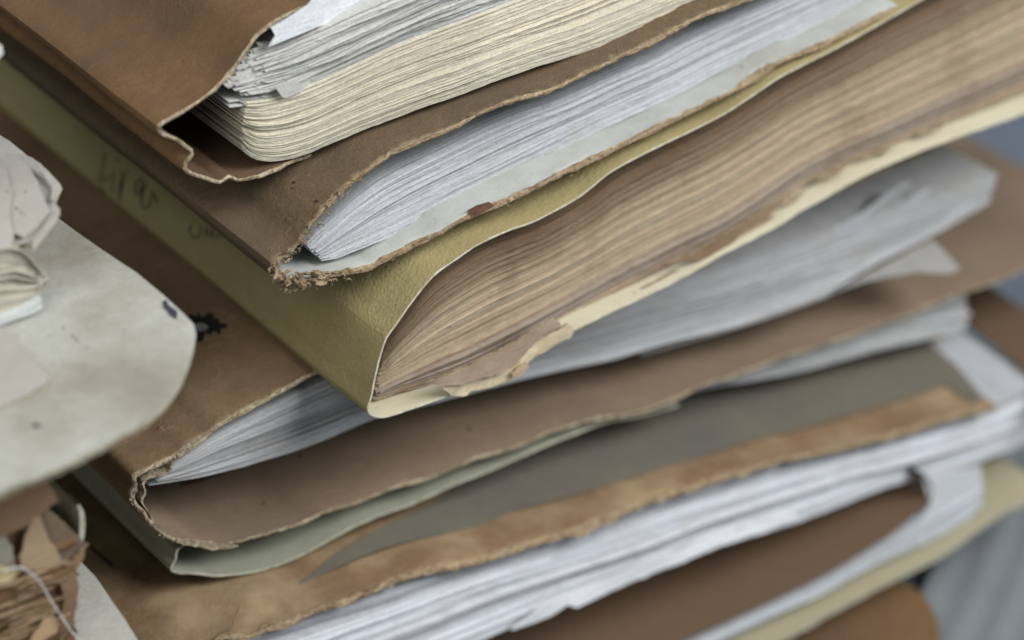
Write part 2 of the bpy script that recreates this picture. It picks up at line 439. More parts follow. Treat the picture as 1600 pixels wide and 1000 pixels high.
def plate2(name, root, pl, axis, off, th, mt, mr, bend=None, spacing=0.004, jag=0.0, seed=0.0, tint=None):
    pl = densify(pl, spacing*0.6, jag, seed)
    v, f = tess(pl, spacing)
    bend = bend or (lambda a, b: 0)
    def P(a, b, d):
        z = off+bend(a, b)+d
        return Vector((a, b, z)) if axis == 'z' else Vector((a, z, b))
    sgn = 1 if axis == 'z' else -1
    top = [P(p.x, p.y, sgn*th/2) for p in v]; low = [P(p.x, p.y, -sgn*th/2) for p in v]
    mb = MB(); nv = len(v); mb.v = top+low
    for q in f:
        q = list(q); a = sum((v[q[i]].x*v[q[(i+1) % len(q)]].y - v[q[(i+1) % len(q)]].x*v[q[i]].y) for i in range(len(q)))
        if a < 0: q = q[::-1]
        if axis == 'z': mb.f += [tuple(q), tuple(i+nv for i in q[::-1])]
        else: mb.f += [tuple(q), tuple(i+nv for i in q[::-1])]
        mb.m += [0, 0]; mb.sm += [True, True]
    # rim from boundary edges
    cnt = {}
    for q in f:
        q = list(q)
        for i in range(len(q)):
            a, b = q[i], q[(i+1) % len(q)]; k = (min(a, b), max(a, b)); cnt.setdefault(k, []).append((a, b))
    b0 = len(mb.v)
    for k, l in cnt.items():
        if len(l) == 1:
            a, b = l[0]; i = len(mb.v)
            mb.v += [top[a], top[b], low[b], low[a]]
            mb.f.append((i, i+1, i+2, i+3)); mb.m.append(1); mb.sm.append(False)
    if tint:
        mb.tint = [tint]*len(mb.v); mb.st = [(p.x, seed+p.z*900, p.y) for p in mb.v]
    return mb.build(name, [mt, mr], root)

def bvh(objs):
    vs = []; fs = []
    bpy.context.view_layer.update()
    for o in objs:
        b = len(vs); mw = o.matrix_world
        vs += [mw @ v.co for v in o.data.vertices]; fs += [tuple(b+i for i in p.vertices) for p in o.data.polygons]
    return BVHTree.FromPolygons(vs, fs)
def cast(t, px, py):
    h, n, i, d = t.ray_cast(eye, ray(px, py).normalized())
    if h is None: return None, None
    if n.dot(ray(px, py)) > 0: n = -n
    return h, n
def decal(name, parent, tree, poly, m, lift=0.00012):
    """flat mark printed or stained on a surface"""
    cx = sum(p[0] for p in poly)/len(poly); cy = sum(p[1] for p in poly)/len(poly)
    P = []
    for k in (0, 1):
        for p in poly:
            q = (cx+(p[0]-cx)*(1, .5)[k], cy+(p[1]-cy)*(1, .5)[k])
            h, n = cast(tree, *q)
            if h is None: return None
            P.append(h+n*lift)
    h, n = cast(tree, cx, cy)
    if h is None: return None
    P.append(h+n*lift); m_ = len(poly); mb = MB(); mb.v = P
    for i in range(m_):
        j = (i+1) % m_
        mb.f += [(i, j, m_+j, m_+i), (m_+i, m_+j, 2*m_)]; mb.m += [0, 0]; mb.sm += [False, False]
    return mb.build(name, [m], parent)
def strokes(name, parent, tree, lines, width, m, lift=0.00012):
    mb = MB()
    for ln in lines:
        pts = spline([Vector((x, y, 0)) for x, y in ln], 0.9)
        for i in range(len(pts)-1):
            a, b = pts[i], pts[i+1]; t = (b-a).normalized(); nn = Vector((-t.y, t.x, 0))
            wv = width*(0.8+0.35*nz(i*0.3, ln[0][0]))*0.5*(0.55 if i < 2 or i > len(pts)-4 else 1)
            q = [a+nn*wv, b+nn*wv, b-nn*wv, a-nn*wv]; H = []
            for p in q:
                h, n = cast(tree, p.x, p.y)
                if h is not None: H.append(h+n*lift)
            if len(H) == 4 and max((H[0]-h).length for h in H) < 0.004:
                k = len(mb.v); mb.v += H; mb.f.append((k, k+1, k+2, k+3)); mb.m.append(0); mb.sm.append(False)
    return mb.build(name, [m], parent)
def spot(name, parent, tree, px, py, r, m, seed):
    rn = random.Random(seed)
    poly = [(px+r*rn.uniform(.5, 1.2)*math.cos(a*math.tau/8), py+r*.7*rn.uniform(.5, 1.2)*math.sin(a*math.tau/8)) for a in range(8)]
    return decal(name, parent, tree, poly, m)
def fibers(name, root, c, a, b, n, m, th, y_out=0.0006, length=0.0018, seed=1, r=0.00009, tree=None):
    """torn fibres and flakes standing off a ragged edge between profile samples a..b"""
    rn = random.Random(seed); mb = MB()
    for _ in range(n):
        i = rn.randint(a, b-1); p = c[i].copy(); t = (c[min(i+1, len(c)-1)]-c[max(0, i-1)]).normalized(); nn = Vector((t.z, 0, -t.x))
        p += nn*rn.uniform(-.6, .6)*th + Vector((0, rn.uniform(-.0004, .0006), 0))
        d = (t*rn.uniform(-1, 1)*1.6 + nn*rn.uniform(-.7, .7) + Vector((0, -rn.uniform(0.0, .8), 0))).normalized()
        L = length*rn.uniform(.3, 1); rr = r*rn.uniform(.6, 2.2)
        sd = d.cross(Vector((0, 1, .2))).normalized()*rr; u2 = d.cross(sd).normalized()*rr*.7
        q = p+d*L*.5+sd*rn.uniform(-2, 2); e = p+d*L + Vector((0, rn.uniform(-.3, .3)*L, 0))
        k = len(mb.v)
        mb.v += [p+sd, p-sd, p+u2, q+sd, q-sd, q+u2, e]
        mb.f += [(k, k+1, k+4, k+3), (k+1, k+2, k+5, k+4), (k+2, k, k+3, k+5), (k+3, k+4, k+6), (k+4, k+5, k+6), (k+5, k+3, k+6)]
        mb.m += [0]*6; mb.sm += [True]*6
    o = mb.build(name, [m], root); o['kind'] = 'stuff'; return o

# ================================================================== THE SETTING
def structure(o): o['kind'] = 'structure'; return o
mb = MB(); mb.grid([[Vector((-1.5, -1.2, -.176)), Vector((2.5, -1.2, -.176))], [Vector((-1.5, 3.0, -.176)), Vector((2.5, 3.0, -.176))]])
m_table = board('blue_grey_table', (0.13, 0.165, 0.19), (0.10, 0.12, 0.14), 0.6, 0.05, 0.1, rough=0.5)
structure(mb.build('table_top', [m_table]))

# ================================================================== FOLDER 1 (top, brown)
y1 = 0.025
f1 = thing('document_folder', 'topmost brown kraft folder, its crushed spine corner open around cream pages', 'folder', (-0.03, y1, 0.06), 'folders in the tall stack')
prof1 = [(900, -190), (760, -130), (620, -62), (545, -25), (490, 3), (440, 30), (405, 55), (388, 76), (372, 98), (350, 126), (322, 150), (292, 172), (264, 188), (251, 197),
         (250, 204), (258, 212), (276, 219), (293, 231), (303, 240), (298, 250), (290, 261), (299, 272), (320, 279), (345, 286), (358, 277), (372, 282), (400, 277), (430, 266), (458, 252, .001),
         (490, 243, .002), (530, 222, .002), (620, 182, -.002), (720, 146, -.008), (860, 92, -.012), (1000, 40, -.012), (1200, -45, -.012), (1400, -130, -.012)]
p1, c1 = cover(f1, prof1, y1, 0.0010, M['kraft1'], M['kraft1_in'], M['rim_cream'], [13, 23], jag=0.0006, seed=1.0, recess=(.0006, .0006))
bev = thing('paper_sheaf', 'cream pages under crumpled white sheets inside the topmost brown folder', 'paper sheaf', (0, y1, 0.065), 'sheaves of paper in the tall stack')
def cream(u, r):
    a = (0.70, 0.655, 0.54); b = (0.60, 0.57, 0.48)
    return Vector(b).lerp(Vector(a), min(1, u*2.2))
tp1 = lambda x: -.017*max(0, min(1, (x+.005)/.06))
sheaf(bev, [(386, 160), (410, 158), (440, 150), (500, 128), (560, 100), (620, 72), (700, 42), (780, 12), (900, -35), (1050, -100), (1350, -220)],
      [(379, 232), (388, 242), (402, 249), (430, 252), (470, 244), (519, 224), (556, 208), (619, 184), (666, 166), (712, 151), (775, 127), (837, 105), (900, 86), (956, 65), (1044, 29), (1100, 5), (1200, -40), (1350, -105)],
      y1+.0005, 104, cream, M['pages'], jit=.0003, slow=.0006, leftj=.0008, seed=1.5, n=110, single=(0, 1, 2, 3, 30, 45, 60, 103), tintvar=.03, warp=.35, gap=.10, taper=tp1)
def whit(u, r): 
    c = Vector((0.62, 0.63, 0.62)); return c*(1.0 if r.random() > .2 else .86)
sheaf(bev, [(392, 92), (405, 86), (440, 74), (494, 52), (560, 22), (620, -4), (700, -40), (820, -90), (1000, -160)],
      [(384, 160), (400, 160), (440, 150), (500, 127), (560, 99), (620, 71), (700, 41), (780, 11), (900, -36)],
      y1+.0012, 54, whit, M['pages'], jit=.0009, slow=.0016, leftj=.0045, seed=2.5, n=90, warp=.9, gap=.3, single=(4, 12, 20, 28, 38), tintvar=.08, name='loose_pages', taper=tp1)
W = (0.70, 0.73, 0.78)
plate('top_sheet', bev, [(424, 44), (430, 56), (420, 73), (455, 58), (494, 42), (547, 23), (600, 1), (680, -30), (660, -80), (520, -40), (480, 8), (450, 28)], 'y', y1-.0008, .0004, M['pages'], M['pages'],
      lambda a, b: .0006*nz(a, b, 3, 60), .003, tint=W, seed=4)
plate('grey_sheet', bev, [(428, 134), (440, 151), (446, 153), (519, 122), (600, 81), (650, 59), (744, 25), (806, 2), (860, -20), (830, -28), (759, 6), (681, 36), (619, 64), (525, 99), (462, 124)], 'y', y1-.0012, .0004, M['pages'], M['pages'],
      lambda a, b: .0004*nz(a, b, 6, 80), .003, tint=(0.50, 0.505, 0.50), seed=5)
# crumpled dog-eared ends of the white sheets
for i in range(26):
    r = random.Random(40+i); t = i/25
    x = 404-54*t+r.uniform(-6, 6); y = 66+66*t+r.uniform(-4, 4); L = r.uniform(30, 62); H = r.uniform(4, 9)
    sl = r.uniform(-.35, .1)
    pl = [(x, y), (x+L*.35, y+sl*L*.35-r.uniform(-3, 4)), (x+L*.7, y+sl*L*.7-r.uniform(-2, 3)), (x+L, y+sl*L), (x+L*.95, y+sl*L+H), (x+L*.6, y+sl*L*.6+H+r.uniform(-1, 3)), (x+L*.3, y+sl*L*.3+H), (x+3, y+H*.8)]
    k = r.uniform(0, 9); sh_ = r.uniform(.8, 1.02)
    plate('crumpled_page', bev, pl, 'y', y1+.0036-.0022*t+r.uniform(-.0004, .0004), .00025, M['pages'], M['pages'],
          (lambda a, b, k=k: .0009*nz(a, b, k, 260)+.0004*nz(a, b, k, 700)), .0014, tint=(.60*sh_, .595*sh_, .565*sh_), seed=k)
T1 = bvh(p1)

# ================================================================== FOLDER 2 (brown, grey lining, torn)
y2 = 0.010
f2 = thing('document_folder', 'worn brown folder second from top, with pale grey lining and frayed tan edges', 'folder', (-0.01, y2, 0.035), 'folders in the tall stack')
prof2 = [(1420, -120), (1300, -58), (1230, -26), (1162, 4), (1112, 21), (1066, 44), (1019, 70), (975, 91), (937, 107), (903, 125), (862, 143), (806, 160), (762, 176), (712, 201), (666, 220), (619, 240), (587, 260), (556, 284), (525, 309), (503, 332), (484, 357), (468, 382), (447, 401), (430, 411),
         (428, 419), (438, 428), (446, 441), (457, 447), (474, 442), (494, 437), (534, 429), (578, 421), (603, 407), (637, 391), (681, 370), (712, 351), (759, 331), (790, 318), (837, 295), (900, 267), (972, 229), (1019, 207), (1059, 187), (1112, 162), (1175, 128), (1222, 98), (1269, 80), (1319, 56), (1356, 37), (1412, 14), (1460, -10), (1520, -40), (1650, -100)]
def off2(p):
    t = max(0, min(1, (p[0]-520)/330))
    return (p[0], p[1], -.009*t*t*(3-2*t))
prof2 = [off2(p) for p in prof2]
p2, c2 = cover(f2, prof2, y2, 0.0014, M['kraft2'], M['lining2'], M['rim_tan'], [23, 27], jag=0.0006, seed=2.0, wob=.0005, recess=(.0008, .0015))
n2 = len(c2)
ic = min(range(n2), key=lambda i: (c2[i]-onY(430, 415, y2)).length)
fibers('torn_fibers', p2[0], c2, ic-24, ic, 70, M['rim_tan'], .0020, seed=3, length=.0028, r=.00016)
fibers('torn_fibers', p2[1], c2, ic-6, ic+22, 160, M['rim_tan'], .0026, seed=4, length=.0024, r=.0002)
fibers('torn_fibers', p2[2], c2, ic+18, n2-1, 110, M['rim_tan'], .0012, seed=5, length=.0011, r=.00013)
# crumbled wad of board at the lower spine corner
for i in range(34):
    r = random.Random(100+i)
    x = r.uniform(428, 505); y = 441+(x-460)*(-.1)+r.uniform(-16, 8) if x > 455 else 428+(x-430)*.6+r.uniform(-14, 9); L = r.uniform(8, 22); a = r.uniform(-1.2, 1.4)
    if x > 470: a = r.uniform(-.5, .3)
    dx, dy = math.cos(a)*L/2, math.sin(a)*L/2; wx, wy = -dy*.28, dx*.28
    pl = [(x-dx, y-dy), (x-dx*.3+wx, y-dy*.3+wy), (x+dx*.6+wx*.8, y+dy*.6+wy*.8), (x+dx, y+dy), (x+dx*.4-wx, y+dy*.4-wy), (x-dx*.6-wx, y-dy*.6-wy)]
    k = r.uniform(0, 9)
    plate('torn_flake', f2, pl, 'y', y2-.0004-r.uniform(0, .0022), .00035, M['rim_tan'], M['rim_tan'], (lambda a, b, k=k: .0012*nz(a, b, k, 420)), .001, jag=.0003, seed=k)
s2 = thing('paper_sheaf', 'bluish-white page block between the grey lining and torn brown cover of the second folder', 'paper sheaf', (0.02, y2, 0.04), 'sheaves of paper in the tall stack')
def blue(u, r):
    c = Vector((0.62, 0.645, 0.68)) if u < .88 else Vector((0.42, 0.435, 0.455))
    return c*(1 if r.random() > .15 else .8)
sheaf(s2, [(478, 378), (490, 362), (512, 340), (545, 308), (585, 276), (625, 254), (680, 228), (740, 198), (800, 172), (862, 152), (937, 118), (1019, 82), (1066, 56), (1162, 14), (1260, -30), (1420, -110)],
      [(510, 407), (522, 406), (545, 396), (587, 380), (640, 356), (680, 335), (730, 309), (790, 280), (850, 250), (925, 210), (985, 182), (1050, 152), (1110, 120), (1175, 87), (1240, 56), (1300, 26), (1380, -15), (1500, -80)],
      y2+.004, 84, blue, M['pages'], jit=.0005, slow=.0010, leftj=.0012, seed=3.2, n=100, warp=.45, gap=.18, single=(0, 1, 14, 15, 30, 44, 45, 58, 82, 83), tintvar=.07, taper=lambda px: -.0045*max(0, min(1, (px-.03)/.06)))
T2 = bvh(p2); 

# ================================================================== FOLDER 3 (green)
y3 = 0.0
f3 = thing('document_folder', 'olive green folder with handwriting on its broad spine, holding old brown pages', 'folder', (0.0, y3, 0.0), 'folders in the tall stack')
prof3 = [(1800, -190), (1650, -110), (1520, -45), (1431, 5), (1381, 34), (1300, 79), (1222, 119), (1175, 150), (1128, 180), (1081, 204), (1019, 234), (956, 268), (903, 309), (837, 345), (790, 362), (744, 384), (712, 406), (681, 428), (659, 452), (637, 481), (619, 507), (604, 528),
         (596, 550), (589, 578), (584, 600), (580, 622), (575, 636),
         (578, 647), (590, 652), (606, 651), (637, 641), (669, 630), (700, 619), (750, 600), (800, 578), (850, 547), (889, 521), (950, 490), (1010, 462), (1070, 432), (1128, 399), (1206, 358), (1250, 331), (1300, 303), (1350, 275), (1412, 247), (1491, 216), (1560, 192), (1620, 170), (1750, 118), (1900, 60)]
p3, c3 = cover(f3, prof3, y3, 0.0006, M['green'], M['cream_in'], M['rim_white'], [21, 26], jag=0.00012, seed=3.0, wob=.0004)
s3 = thing('paper_sheaf', 'thick block of old brown pages with lighter bands inside the green folder', 'paper sheaf', (0.02, y3, 0.01), 'sheaves of paper in the tall stack')
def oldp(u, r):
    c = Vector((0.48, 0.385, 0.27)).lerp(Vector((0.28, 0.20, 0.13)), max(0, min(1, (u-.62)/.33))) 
    q = r.random()
    if .06 < u < .2: c = Vector((0.385, 0.325, 0.265))
    if q < .07: c = c*.42
    elif q < .2: c = c*.75
    elif q < .34: c = c*1.18
    elif q > .95: c = Vector((.52, .45, .34))
    return c
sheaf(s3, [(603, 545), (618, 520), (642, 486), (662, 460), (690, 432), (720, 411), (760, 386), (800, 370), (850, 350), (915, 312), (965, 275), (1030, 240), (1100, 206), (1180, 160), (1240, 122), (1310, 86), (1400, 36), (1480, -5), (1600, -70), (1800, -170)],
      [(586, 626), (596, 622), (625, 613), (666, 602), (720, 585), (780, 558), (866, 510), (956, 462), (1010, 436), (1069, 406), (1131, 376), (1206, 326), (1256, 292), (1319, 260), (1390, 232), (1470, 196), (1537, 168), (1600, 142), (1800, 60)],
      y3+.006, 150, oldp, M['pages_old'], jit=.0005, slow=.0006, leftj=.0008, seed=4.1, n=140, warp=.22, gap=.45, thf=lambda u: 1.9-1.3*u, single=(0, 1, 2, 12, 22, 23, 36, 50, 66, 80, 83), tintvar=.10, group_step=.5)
# brittle lower sheets hanging over the cream inside
BR = (0.30, 0.215, 0.135); TAN = (0.46, 0.375, 0.245)
plate('torn_sheet', s3, [(690, 604), (700, 597), (716, 596), (740, 590), (770, 582), (798, 568), (815, 552), (838, 536), (862, 518), (884, 505), (892, 508), (893, 516), (889, 527), (862, 543), (838, 560), (819, 573), (813, 586), (792, 596), (776, 601), (757, 608), (737, 612), (722, 620), (706, 619), (697, 613)], 'y', y3-.0018, .0006, M['pages_old'], M['rim_tan'],
      lambda a, b: .0016*nz(a, b, 1, 70)+.0009*nz(a, b, 2, 300), .0022, jag=.0005, tint=(.66, .56, .38), seed=2)
plate('torn_sheet', s3, [(664, 598), (700, 583), (760, 555), (820, 522), (862, 497), (874, 503), (876, 510), (850, 524), (826, 546), (810, 566), (786, 580), (750, 592), (722, 600), (706, 600), (690, 604)], 'y', y3-.0026, .0006, M['pages_old'], M['rim_tan'],
      lambda a, b: .0010*nz(a, b, 4, 90)+.0006*nz(a, b, 5, 300), .0022, jag=.0004, tint=(.37, .29, .21), seed=3)
plate('torn_sheet', s3, [(800, 590), (816, 584), (826, 573), (822, 566), (808, 572), (798, 582)], 'y', y3-.0034, .0005, M['pages_old'], M['rim_tan'], lambda a, b: .001*nz(a, b, 4, 200), .0015, jag=.0004, tint=(.5, .38, .24), seed=3)
plate('torn_sheet', s3, [(1020, 420), (1080, 396), (1150, 352), (1206, 318), (1212, 322), (1200, 336), (1170, 352), (1160, 362), (1138, 384), (1112, 400), (1092, 404), (1060, 408)], 'y', y3+.002, .0006, M['pages_old'], M['rim_tan'],
      lambda a, b: .0012*nz(a, b, 8, 90), .003, jag=.0005, tint=(.26, .185, .12), seed=6)
for i, (a, b, L) in enumerate([(905, 505, 26), (985, 462, 18), (1035, 436, 34), (1180, 352, 30), (1236, 310, 20), (1300, 268, 30), (1375, 234, 30), (1460, 198, 26)]):
    r = random.Random(500+i)
    plate('torn_sheet', s3, [(a-L, b+L*.42), (a-L*.4, b+L*.1), (a+L*.3, b-L*.25), (a+L, b-L*.5), (a+L*.7, b-L*.22), (a+L*.3, b+3+r.uniform(0, 4)), (a, b+2+r.uniform(0, 6)), (a-L*.4, b+L*.3+r.uniform(0, 4))], 'y', y3+.003, .0005, M['pages_old'], M['rim_tan'], (lambda p, q, i=i: .0006*nz(p, q, i, 200)), .002, jag=.0006, tint=(.34, .27, .185), seed=i)
T3 = bvh(p3)
def c(x, y, ox=0, oy=200): return (ox+x/3.2, oy+y/3.2)
hw = [[c(528, 120), c(520, 170), c(508, 225), c(498, 262)], [c(488, 262), c(505, 268), c(525, 255), c(548, 240)],
      [c(572, 218), c(566, 260), c(562, 300), c(566, 330)], [c(612, 208), c(606, 260), c(598, 310), c(600, 368)], [c(645, 205), c(628, 238), c(612, 285), c(606, 330)],
      [c(575, 165), c(590, 158), c(600, 150)],
      [c(715, 250), c(692, 262), c(678, 290), c(678, 325), c(692, 335), c(706, 300), c(716, 262), c(708, 310), c(712, 350)],
      [c(732, 268), c(720, 310), c(708, 352), c(716, 392), c(736, 400), c(752, 372), c(768, 330), c(762, 310), c(778, 344), c(792, 378)],
      [c(508, 285), c(520, 330), c(545, 372), c(560, 385)]]
strokes('handwriting', p3[1], T3, hw, 2.8, M['ink'])
hw2 = [[c(962, 486), c(948, 508), c(958, 536), c(978, 548), c(998, 534), c(1006, 510), c(1000, 486)], [c(1042, 494), c(1032, 516), c(1036, 538), c(1052, 534), c(1064, 508), c(1062, 534), c(1066, 552)],
       [c(1078, 548), c(1088, 532), c(1098, 546)], [c(1104, 544), c(1114, 534)]]
strokes('handwriting', p3[1], T3, hw2, 2.4, M['ink'])

# ================================================================== FOLDER 4 (brown, tan, wide inner cover)
y4 = 0.025
f4 = thing('document_folder', 'brown folder beneath the green one, with black blot and torn doubled edge', 'folder', (-0.04, y4, -0.03), 'folders in the tall stack')
prof4 = [(1460, 235), (1400, 262), (1300, 300), (1180, 345), (1000, 408), (800, 478), (650, 530), (560, 562), (487, 588), (431, 619), (391, 641), (344, 666), (325, 682), (297, 700), (275, 716), (250, 727), (235, 734), (219, 741),
         (210, 747), (213, 760), (208, 775), (216, 794), (224, 800), (231, 812), (247, 829), (266, 842),
         (287, 847), (305, 850), (322, 857), (344, 853), (375, 849), (422, 835), (469, 821), (503, 804), (556, 788), (619, 763), (681, 744), (744, 719), (806, 700), (862, 678), (925, 658), (994, 647), (1050, 628), (1100, 604), (1166, 583), (1237, 556), (1319, 530), (1381, 508), (1444, 484), (1506, 458), (1544, 447), (1600, 424), (1700, 386), (1775, 357)]
p4, c4 = cover(f4, prof4, y4, 0.0012, M['kraft3'], M['kraft3_in'], M['rim_cream'], [17, 25], jag=0.0006, seed=4.4, wob=.0008, recess=(.0012, .0006))
n4 = len(c4); i4 = min(range(n4), key=lambda i: (c4[i]-onY(210, 770, y4)).length)
fibers('torn_fibers', p4[1], c4, i4-14, i4+30, 60, M['rim_cream'], .0014, seed=8, length=.0014, r=.00014)
# second ply peeled loose round the corner
ply = [(330, 676), (300, 694), (276, 712), (268, 724), (262, 738), (250, 742), (240, 744), (228, 748), (222, 756), (226, 768), (220, 782), (228, 796), (236, 808), (238, 816)]
mbp = MB(); pc = spline([onY(a, b, y4+.0004) for a, b in ply], .0009)
rows = []
for y in (0, .001, .003, .007, .014):
    rows.append([p+Vector((0, y+.0006*nz(i*.3, 1), 0)) for i, p in enumerate(pc)])
rows2 = [[p+Vector((.0005, 0, -.0006)) for p in r] for r in rows]
mbp.grid(rows, 0, True); mbp.grid([rows[0], rows2[0]], 0, True); mbp.grid(rows2, 0, True)
mbp.build('peeled_ply', [M['rim_cream']], f4)
plate('peeled_ply', f4, [(275, 846), (300, 843), (330, 846), (345, 852), (372, 852), (355, 859), (335, 860), (310, 853), (288, 853)], 'y', y4-.0012, .0005, M['rim_cream'], M['rim_cream'], lambda a, b: .0008*nz(a, b, 3, 300), .0015, jag=.0003, seed=3)
s4 = thing('paper_sheaf', 'blurred grey-white page block with a curled corner above the wide brown cover', 'paper sheaf', (0, y4, -0.02), 'sheaves of paper in the tall stack')
def gry(u, r):
    cc = Vector((0.58, 0.595, 0.615)) if u < .3 or u > .5 else Vector((0.47, 0.48, 0.50))
    return cc*(1 if r.random() > .2 else .75)
sheaf(s4, [(262, 728), (300, 704), (345, 674), (391, 650), (440, 626), (487, 602), (560, 574), (700, 540), (850, 500), (980, 462), (1100, 425), (1220, 385), (1330, 348), (1420, 318), (1500, 292), (1553, 273)],
      [(236, 757), (270, 752), (312, 745), (360, 734), (406, 721), (450, 708), (500, 690), (584, 655), (700, 624), (800, 597), (894, 575), (956, 562), (1050, 534), (1112, 520), (1206, 492), (1287, 460), (1370, 412), (1456, 368), (1539, 322)],
      y4+.004, 60, gry, M['pages'], jit=.0007, slow=.0015, leftj=.0008, rightj=.002, seed=5.1, n=90, warp=.5, gap=.25, right=True, single=(0, 1, 10, 11, 22, 34, 58, 59), tintvar=.08, depth=.12)
plate('sheet', s4, [(1000, 556), (1112, 524), (1200, 497), (1290, 464), (1390, 410), (1456, 374), (1480, 398), (1500, 420), (1480, 428), (1430, 425), (1350, 440), (1225, 484), (1100, 514), (1000, 545)], 'z', onY(1200, 497, y4+.002).z, .0004, M['pages'], M['pages'], lambda a, b: .0, .006, tint=(.36, .36, .35), seed=8)
for i in (0, 1, 3):
    dx, dy = (0, 0) if i == 0 else (34*i, 9*i)
    plate('curled_sheet', s4, [(1090+dx, 436+dy*.2), (1250+dx, 384+dy*.6), (1350+dx, 328+dy), (1404+dx, 290+dy), (1420+dx, 283+dy), (1424+dx, 287+dy), (1408+dx, 297+dy), (1354+dx, 336+dy), (1252+dx, 391+dy*.6), (1092+dx, 440+dy*.2)], 'y', y4+.0046-.0003*i, .0003, M['pages'], M['pages'],
          (lambda a, b, i=i: .0006*nz(a, b, i, 50)), .004, tint=(.52, .535, .55), seed=i)
T4 = bvh(p4)
def c5(x, y): return (x/3.2, 450+y/3.2)
blot = [(940, 150), (950, 130), (985, 142), (990, 122), (1012, 150), (1045, 122), (1072, 135), (1064, 156), (1092, 150), (1098, 176), (1138, 182), (1132, 200), (1104, 204), (1102, 238), (1070, 214), (1052, 238), (1030, 222), (1008, 246), (1016, 266), (985, 272), (960, 232), (945, 190)]
decal('ink_blot', p4[0], T4, [c5(*p) for p in blot], M['black'])
decal('ink_blot', p4[0], T4, [c5(*p) for p in [(975, 190), (1000, 176), (1030, 184), (1044, 202), (1028, 214), (1000, 222), (980, 212)]], M['blot_mid'], .00024)

# ================================================================== FOLDER 5 (grey-green)
y5 = 0.0265
f5 = thing('document_folder', 'thin grey-green folder curving out from under the brown one with the blot', 'folder', (-0.04, y5, -0.05), 'folders in the tall stack')
prof5 = [(1500, 500, .03), (1200, 590, .02), (900, 690, .012), (700, 756, .009), (500, 812, .007), (400, 838, .006), (330, 850, .005), (300, 853, .003), (287, 852, .001),
         (276, 862), (275, 874), (267, 890),
         (281, 896), (312, 897), (337, 900), (391, 895), (437, 882), (484, 861), (520, 841), (556, 822), (600, 804), (650, 785), (712, 757), (775, 732), (853, 697), (900, 678), (950, 659), (1000, 650, .001), (1060, 634, .002)]
# keep the cover's own top ply below the brown folder
p5, c5_ = cover(f5, prof5[8:], y5, 0.0007, M['grey4'], M['grey4'], M['rim_grey'], [1, 3], jag=0.0002, seed=5.5, wob=.0004)
T5 = bvh(p5)
sw = thing('paper_sheaf', 'thin pale sheets between the blotted brown folder and the dark grey sheet', 'paper sheaf', (0.15, 0.045, -0.07), 'sheaves of paper in the tall stack')
def pale(u, r): return Vector((0.52, 0.54, 0.55))*(1 if r.random() > .3 else .8)
sheaf(sw, [(1040, 612), (1100, 592), (1180, 566), (1300, 522), (1400, 486), (1470, 462), (1512, 452)], [(1050, 622), (1100, 608), (1180, 595), (1256, 580), (1300, 568), (1381, 546), (1450, 530), (1506, 516)], .034, 9, pale, M['pages'], jit=.001, slow=.002, rightj=.002, seed=6.3, n=40, right=True, single=(0, 4, 8), depth=.1)

# ================================================================== FOLDER 6 (old brown, dark grey sheet on top)
y6 = 0.006
f6 = thing('document_folder', 'old brown folder with a worn tan front edge carrying the dark grey sheet', 'folder', (-0.04, y6, -0.07), 'folders in the tall stack')
prof6 = [(1552, 634), (1500, 650), (1412, 675), (1319, 700), (1194, 728), (1100, 759), (1000, 793), (900, 830), (775, 870), (681, 895), (587, 928), (494, 960), (430, 982), (385, 998), (350, 1012),
         (310, 1032), (280, 1050), (262, 1068),
         (258, 1090), (264, 1110), (290, 1120), (400, 1100), (600, 1040)]
wr = lambda p, y: 0
p6, c6 = cover(f6, prof6, y6, 0.0016, M['kraft6'], M['kraft7'], M['rim_tan'], [14, 18], jag=0.0016, seed=6.1, wob=.0016, recess=(.0012, 0))
folds = []
for (ax, ay), (bx, by), hgt in [((352, 918), (250, 1004), .0016), ((410, 922), (352, 1010), .0022), ((300, 930), (190, 985), .0009), ((470, 912), (400, 930), .0012), ((330, 985), (250, 1030), .0010)]:
    a_ = onZ(ax, ay, -.058); b_ = onZ(bx, by, -.058); folds.append((a_.x, a_.y, b_.x, b_.y, hgt))
for o in p6[:2]:
    for v in o.data.vertices:
        q = v.co + f6.location
        k = max(0, min(1, (0.03-q.x)/0.05))
        dz = k*.0016*nz(q.x, q.y, 8, 110)
        for ax, ay, bx, by, hgt in folds:
            dx, dy = bx-ax, by-ay; L = math.hypot(dx, dy); t = ((q.x-ax)*dx+(q.y-ay)*dy)/L/L; sd = ((q.x-ax)*dy-(q.y-ay)*dx)/L + .0015*nz(q.x, q.y, 2, 120)
            if -.3 < t < 1.4:
                e = min(1, (t+.3)/.3)*min(1, (1.4-t)/.3)
                dz += hgt*e*(math.exp(-max(0, sd)/.007) if sd > 0 else math.exp(sd/.0009))
        v.co.z += dz
T6 = bvh(p6)
# the cover's left wing runs down to the spine, further left than the front edge
g6, gi = None, None
def top6(px, py):
    h, n_ = cast(T6, px, py); return h
def z6(x):
    best = min(c6[:int(len(c6)*.62)], key=lambda p: abs(p.x-x)); return best.z
poly = []
for p in [(462, 914), (500, 901), (556, 881), (650, 846), (744, 824), (800, 800), (894, 778), (1019, 738), (1112, 712), (1206, 684), (1287, 664), (1381, 636), (1475, 604), (1528, 584), (1543, 572), (1500, 522), (1440, 470), (1300, 500), (1100, 560), (950, 600), (880, 665), (800, 716), (722, 757), (681, 783), (619, 818), (540, 866)]:
    h = top6(*p)
    if h is None: h = onZ(p[0], p[1], -.09)
    poly.append((h.x, h.y))
f6s = thing('cover_sheet', 'large dark grey sheet lying on the brown folder with the worn tan edge', 'sheet of paper', (0.1, 0.03, -0.075))
xs6 = [p.x for p in c6]; 
tab6 = sorted([(p.x, p.z) for p in c6[:int(len(c6)*.62)]])
